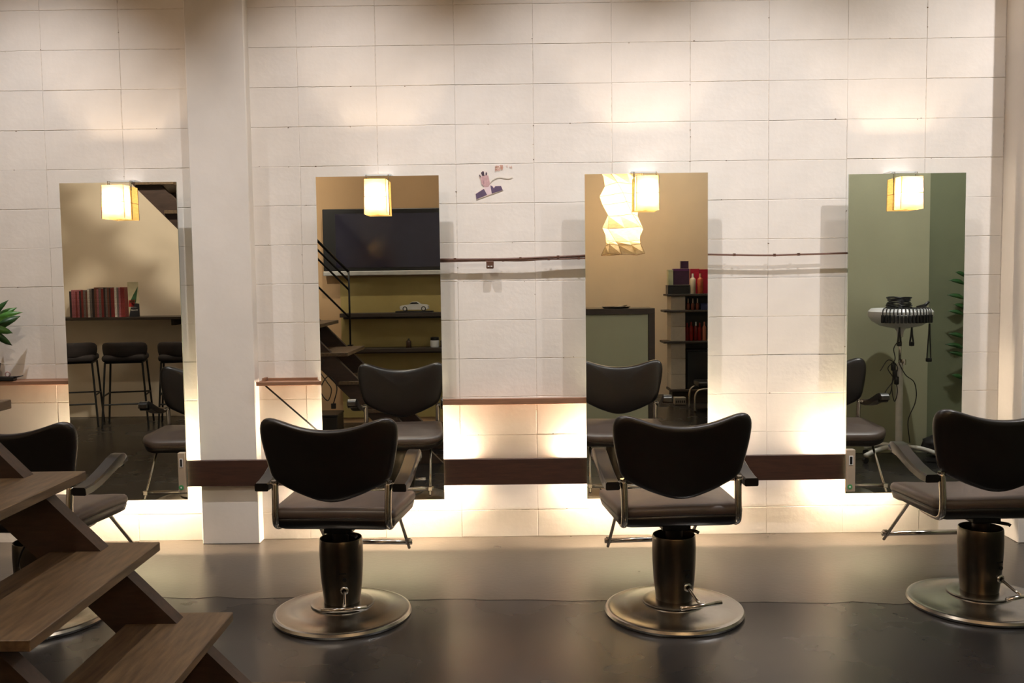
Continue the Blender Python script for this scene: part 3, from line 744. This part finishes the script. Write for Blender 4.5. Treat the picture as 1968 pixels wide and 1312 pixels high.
obj('lid', La([(0, .066), (.04, .066), (.04, .09), (.03, .095), (0, .095)], 24), BLACKP, t, 'auto')
t = thing('black_tin', 'short black tin next to the white jar on the lower niche shelf', 'tin', (-.70, .72, .722))
obj('tin_body', La([(0, 0), (.036, 0), (.036, .05), (0, .05)], 24), BLACKP, t, 'auto'); obj('lid', La([(0, .05), (.038, .05), (.038, .062), (0, .062)], 24), BLACKM, t, 'auto')

# ------------------------------------------------------------------ reception counter, lantern, product shelf (third mirror)
t = thing('reception_counter', 'olive counter with dark wooden frame reflected in the lantern mirror', 'counter', (.56, .95, 0))
obj('panel', B(0, .62, -.36, -.012, 0, 1.02), OLIVE, t)
obj('top_rail', B(0, .68, -.40, .0, 1.015, 1.068, bev=.002, seg=1), DARKW, t)
obj('end_post', B(.622, .68, -.40, .0, 0, 1.015, bev=.002, seg=1), DARKW, t)
t = thing('tray', 'shallow dark tray of shiny tools on the reception counter', 'tray', (.90, .82, 1.068))
obj('dish', La([(0, 0), (.11, 0), (.135, .014), (.13, .016), (.105, .005), (0, .005)], 28), BLACKP, t, 'auto')
obj('tool', T([(-.09, .03, .014), (.0, .04, .018), (.10, .02, .026)], [.003, .006, .004], 8), CHROME, t, True)
obj('tool', T([(-.02, .05, .014), (.08, .06, .022)], [.004, .009], 8), CHROME, t, True)
# paper lantern
t = thing('paper_lantern', 'large white crumpled washi paper lantern hanging from the ceiling', 'lantern', (1.09, -.35, 1.585))
prof = [(0, .215, 8), (.10, .175, 20), (.135, .178, 28), (.27, .225, 45), (.40, .165, 62), (.52, .20, 85), (.61, .225, 95), (.72, .18, 112), (.84, .23, 130), (1.0, .20, 150)]
bm = bmesh.new(); R = []; NS = 8
for z, r, a in prof:
    ring = []
    for k in range(NS):
        th = math.radians(a) + 2*PI*k/NS
        rr = r*(1.06 if k % 2 == 0 else .94)
        ring.append(bm.verts.new((rr*math.cos(th), rr*math.sin(th), z + (.012 if k % 3 == 0 else -.004))))
    R.append(ring)
for A, C in zip(R, R[1:]):
    for k in range(NS): bm.faces.new((A[k], A[(k+1) % NS], C[(k+1) % NS], C[k]))
paths = [[tuple(v.co*1.0) for v in ring] for ring in R]
obj('paper', bm, LANTERN, t)
for P in paths: obj('hoop', T(P, .0018, 5, closed=True), SHELFW, t)
for k in range(0, NS, 2): obj('rib', T([P[k] for P in paths], .0016, 5), SHELFW, t)
obj('cord', T([(0, 0, .62), (0, 0, HC-1.585)], .004, 6), BLACKP, t)
obj('bulb_socket', La([(0, .05), (.02, .05), (.022, .09), (0, .09)], 14, (0, 0, .56)), WHITEP, t, 'auto')
lamp('lantern_light', 'POINT', (0, 0, .56), POW['lantern'], (1.0, .76, .5), t, 0.04)

t = thing('product_shelf', 'black-boarded product shelf on piers of pale concrete blocks', 'shelf', (1.78, -.75, 0))
for z, x0 in ((.665, -.25), (.995, -.24), (1.165, -.21), (.15, -.18)):
    obj('shelf_board', B(x0, .75, -.02, .27, z-.022, z, bev=.002, seg=1), DARKW, t)
PBL = mat('pale_concrete_block', (190, 182, 170), .8, var=.05, scale=30, bump=.3)
for z0, z1 in ((.152, .31), (.312, .478), (.48, .641), (.667, .819), (.821, .971), (.997, .1+1.041)):
    obj('block', B(-.17, -.015, -.01, .25, z0, z1, bev=.003, seg=1), PBL, t)
    obj('block', B(.58, .735, -.01, .25, z0, z1, bev=.003, seg=1), PBL, t)
obj('plinth', B(-.15, .70, 0, .22, 0, .128), DARKW, t)
obj('back_panel', B(-.01, .58, -.02, -.008, .152, 1.14), BLACKP, t)
PG = 'products on the shelf reflected in the lantern mirror'
def box(name, label, x0, x1, y0, y1, z0, z1, m, lidm=None, cat='box'):
    t = thing(name, label, cat, ((x0+x1)/2, (y0+y1)/2, z0), group=PG)
    hx, hy, h = (x1-x0)/2, (y1-y0)/2, z1-z0
    obj('carton', B(-hx, hx, -hy, hy, 0, h*.86, bev=.002, seg=1), m, t)
    obj('lid', B(-hx*1.01, hx*1.01, -hy*1.01, hy*1.01, h*.86, h, bev=.002, seg=1), lidm or m, t)
PURPB = mat('dark_purple_card', (52, 24, 60), .4, var=.2); PURPL = mat('purple_card', (84, 34, 92), .4)
box('purple_box', 'large dark purple box on top of the product shelf', 1.652, 1.818, -.68, -.58, 1.262, 1.435, PURPB, PURPL)
box('black_drawer_box', 'low black box under the purple box on the product shelf', 1.585, 1.815, -.69, -.52, 1.166, 1.26, BLACKP, BLACKM)
box('small_purple_box', 'small dark box on the purple box, topmost of the stack', 1.735, 1.815, -.67, -.59, 1.437, 1.515, PURPB, PURPB)
box('pale_green_box', 'pale green narrow box left of the purple box', 1.595, 1.648, -.67, -.57, 1.262, 1.425, mat('pale_green_card', (186, 196, 168), .5))
box('pink_box', 'bright crimson pink box behind the white bottle', 1.84, 1.935, -.72, -.62, 1.166, 1.432, mat('crimson_card', (190, 22, 62), .4, var=.1))
box('red_pink_box', 'deep crimson box at the mirror edge beside the pink one', 1.94, 2.08, -.72, -.62, 1.166, 1.425, mat('deep_crimson_card', (168, 14, 50), .4, var=.1))
bottle('white_bottle', 'tall white bottle standing on top of the product shelf', (1.852, -.55, 1.166), .032, .215, mat('white_bottle_plastic', (226, 216, 196), .3), WHITEP, PG)
bottle('orange_bottle', 'tall orange bottle with dark band beside the white bottle', (1.93, -.55, 1.166), .032, .215, mat('orange_bottle_plastic', (198, 104, 70), .3, var=.3), mat('peach_cap', (224, 164, 130), .3), PG)
for k, x in enumerate((1.80, 1.85, 1.90)):
    bottle('sample_bottle', '%s small brown bottle with pale cap on the middle shelf' % ['leftmost', 'second', 'third'][k], (x, -.54, .996), .018, .12, mat('red_brown_plastic', (128, 66, 48), .3), mat('pale_cap', (196, 170, 150), .4), PG, caph=.4)
box('blue_box', 'small blue box right of the brown sample bottles', 1.935, 2.06, -.60, -.52, .996, 1.062, mat('blue_card', (58, 68, 116), .4))
RB = mat('dark_red_plastic', (140, 22, 18), .3, var=.2)
for k, (x, h, m) in enumerate(((1.79, .19, RB), (1.835, .2, RB), (1.885, .20, mat('deep_red_plastic', (110, 16, 18), .3)), (1.925, .19, RB), (1.975, .2, mat('salmon_plastic', (206, 128, 100), .3)))):
    bottle('red_bottle', ['leftmost dark red bottle', 'second dark red bottle with white foot', 'deep red bottle with white cap', 'fourth dark red bottle', 'salmon bottle at the right end'][k] + ' on the lower product shelf', (x, -.55, .666), .021, h, m, WHITEP if k == 2 else m, PG)
t = thing('black_crate', 'black crate filling the bottom bay of the product shelf', 'crate', (1.975, -.62, .151), group=PG)
obj('body', B(-.185, .185, -.10, .10, 0, .40, bev=.006), BLACKP, t); obj('rim', B(-.19, .19, -.105, .105, .40, .42, bev=.004), BLACKM, t)
t = thing('small_heater', 'small pale grey device on the floor beside the product shelf', 'device', (1.68, -.36, 0))
obj('body', B(-.06, .06, -.05, .05, .01, .085, bev=.006), mat('grey_device_plastic', (140, 134, 124), .5), t)
for k in range(5): obj('vent', B(-.05+.021*k, -.038+.021*k,   .05, .0515, .03, .055), BLACKM, t)
obj('foot', B(-.055, .055, -.045, .045, 0, .012), BLACKP, t)
t = thing('tubular_chair', 'black seat with a bent chrome tube frame near the product shelf', 'chair', (1.95, .18, 0))
obj('frame', T(bez([(-.21, .02, .0), (-.21, .02, .14), (-.19, .02, .205), (-.13, .02, .232), (0, .02, .238), (.13, .02, .232), (.2, .02, .18), (.21, .02, 0)], 6), .011, 8), CHROME, t, True)
obj('frame', T(bez([(-.21, -.3, .0), (-.21, -.3, .14), (-.19, -.3, .205), (-.13, -.3, .232), (0, -.3, .238), (.13, -.3, .232), (.2, -.3, .18), (.21, -.3, 0)], 6), .011, 8), CHROME, t, True)
obj('seat', B(-.17, .17, -.3, .0, .245, .30, bev=.018), BLACKP, t, True)

# ------------------------------------------------------------------ perm machine, bag, vine (rightmost mirror)
pm = thing('perm_machine', 'white perm machine on a five-legged stand with black clips', 'machine', (2.745, 2.78, 0))
obj('head', La([(0, .962), (.06, .964), (.14, .982), (.195, 1.015), (.222, 1.055), (.220, 1.085), (.200, 1.105), (.175, 1.106), (.150, 1.092), (.08, 1.085), (0, 1.085)], 56), WHITEP, pm, 'auto')
obj('head_neck', La([(0, .90), (.02, .90), (.024, .94), (.04, .964), (0, .964)], 24), WHITEP, pm, 'auto')
obj('upper_pole', T([(0, 0, .70), (0, 0, .91)], .010, 12), CHROME, pm, True)
obj('lower_pole', La([(0, .08), (.024, .08), (.024, .70), (.018, .715), (0, .715)], 24), mat('light_grey_plastic', (196, 194, 186), .35), pm, 'auto')
obj('height_knob', La([(0, -.02), (.016, -.02), (.018, 0), (.016, .02), (0, .02)], 16, (.024, .01, .72)), CHROME, pm, 'auto')
for k in range(5):
    a = 2*PI*k/5 + .35
    c, s = math.cos(a), math.sin(a)
    lg = obj('leg', T(bez([(0, 0, .10), (.10*c, .10*s, .105), (.20*c, .20*s, .085), (.28*c, .28*s, .055)], 5), [.017]*16, 8), MATS['light_grey_plastic'], pm, True)
    obj('caster', La([(0, -.012), (.02, -.012), (.022, 0), (.02, .012), (0, .012)], 14), BLACKP, lg, 'auto', loc=(.275*c, .275*s, .024), rot=(PI/2, 0, a))
for k in range(15):
    a = math.radians(90 + (k-7)*6.6 + 6)
    c, s = math.cos(a), math.sin(a)
    bm = bmesh.new(); bx(bm, -.009, .009, -.008, .014, -.036, .02, bev=.003, seg=1)
    cl = obj('clip', bm, BLACKP, pm, loc=(.222*c, .222*s, 1.045), rot=(0, 0, a-PI/2))
    obj('clip_cord', T(bez([(0, .004, .02), (0, -.004, .062), (0, -.06, .068), (0, -.12, .060)], 4), .0038, 5), BLACKP, cl, True)
for k in range(7):
    a = 2*PI*k/7
    obj('cord_coil', T([(-.02+.075*math.cos(b)+.012*math.sin(3*b+a), .02+.075*math.sin(b), 1.108 + .012*k + .006*math.sin(2*b+a)) for b in [2*PI*j/18 for j in range(18)]], .0055, 6, closed=True), BLACKP, pm, True)
obj('hand_clip', T([(.09, .06, 1.11), (.14, .08, 1.125), (.165, .09, 1.155)], [.012, .014, .008], 8), BLACKP, pm, True)
def cord(name, P, r=.0035): obj(name, T(bez(P, 6), r, 6), BLACKP, pm, True)
for dx in (-.045, .042):
    cord('hanging_cord', [(dx, .1, .98), (dx-.005, .1, .92), (dx-.012, .1, .86), (dx, .1, .845), (dx+.012, .1, .86), (dx+.004, .1, .92), (dx, .1, .98)], .006)
    obj('cord_tie', B(dx-.016, dx+.016, .088, .112, .842, .872, bev=.004), BLACKP, pm)
cord('hanging_cord', [(.165, .1, 1.0), (.160, .1, .90), (.152, .1, .75), (.165, .1, .735), (.178, .1, .75), (.172, .1, .88), (.168, .1, 1.0)], .0045)
obj('cord_tie', B(.146, .184, .088, .112, .728, .755, bev=.005), BLACKP, pm)
cord('power_cord', [(-.02, .03, .88), (-.06, .04, .82), (-.05, .04, .74), (-.10, .04, .68), (-.06, .04, .60), (-.11, .04, .52), (-.13, .04, .46), (-.08, .04, .50), (-.06, .04, .62), (-.03, .04, .52), (-.05, .04, .44), (-.07, .04, .56), (-.03, .04, .68), (-.1, .05, .74), (-.16, .05, .66)])
cord('power_cord', [(-.02, .03, .72), (.03, .03, .63), (.09, .03, .58), (.11, .03, .50), (.10, .03, .42), (.05, .04, .30), (.06, .05, .14)])
for k in range(3): obj('cord_bundle', B(-.075+.012*k, -.045+.012*k, .02, .05, .66-.05*k, .72-.05*k, bev=.008), BLACKP, pm, True)
bg = thing('black_bag', 'crumpled black bag on the floor by the green wall', 'bag', (3.14, 2.60, 0))
bm = bmesh.new(); bmesh.ops.create_icosphere(bm, subdivisions=3, radius=1)
for v in bm.verts:
    n = 1 + .10*math.sin(5*v.co.x+1) * math.cos(6*v.co.y) + .07*math.sin(9*v.co.z+3*v.co.x)
    v.co = Vector((v.co.x*.15*n, v.co.y*.11*n, max(0, .075+v.co.z*.085*n)))
obj('body', bm, mat('black_nylon', (18, 18, 20), .55, bump=.3, bscale=20), bg, True)
obj('handle', T(bez([(-.07, 0, .13), (-.03, .02, .19), (.03, .02, .19), (.07, 0, .13)], 6), .006, 6), BLACKP, bg, True)
t = thing('climbing_vine', 'sparse dark-leaved plant seen at the right edge of the rightmost mirror', 'plant', (3.37, 2.435, 0))
obj('pot', La([(0, 0), (.05, 0), (.062, .16), (.055, .16), (.05, .13), (0, .13)], 24), MATS['dark_pot'], t, 'auto')
obj('stem', T(bez([(0, 0, .13), (.015, .0, .6), (-.01, 0, 1.0), (.01, 0, 1.4)], 5), .006, 6), LEAFD, t, True)
for z, dx in ((.55, -.12), (.72, -.14), (.78, -.17), (.86, -.15), (1.0, .1), (1.03, -.15), (1.08, -.11), (1.15, -.16), (1.19, .12), (1.26, -.15), (1.32, -.1), (1.38, .08), (.95, .14), (.66, .12)):
    leaf((0, 0, z), (dx, .04, z+.04), (0, 1, .5), .022, LEAFD)
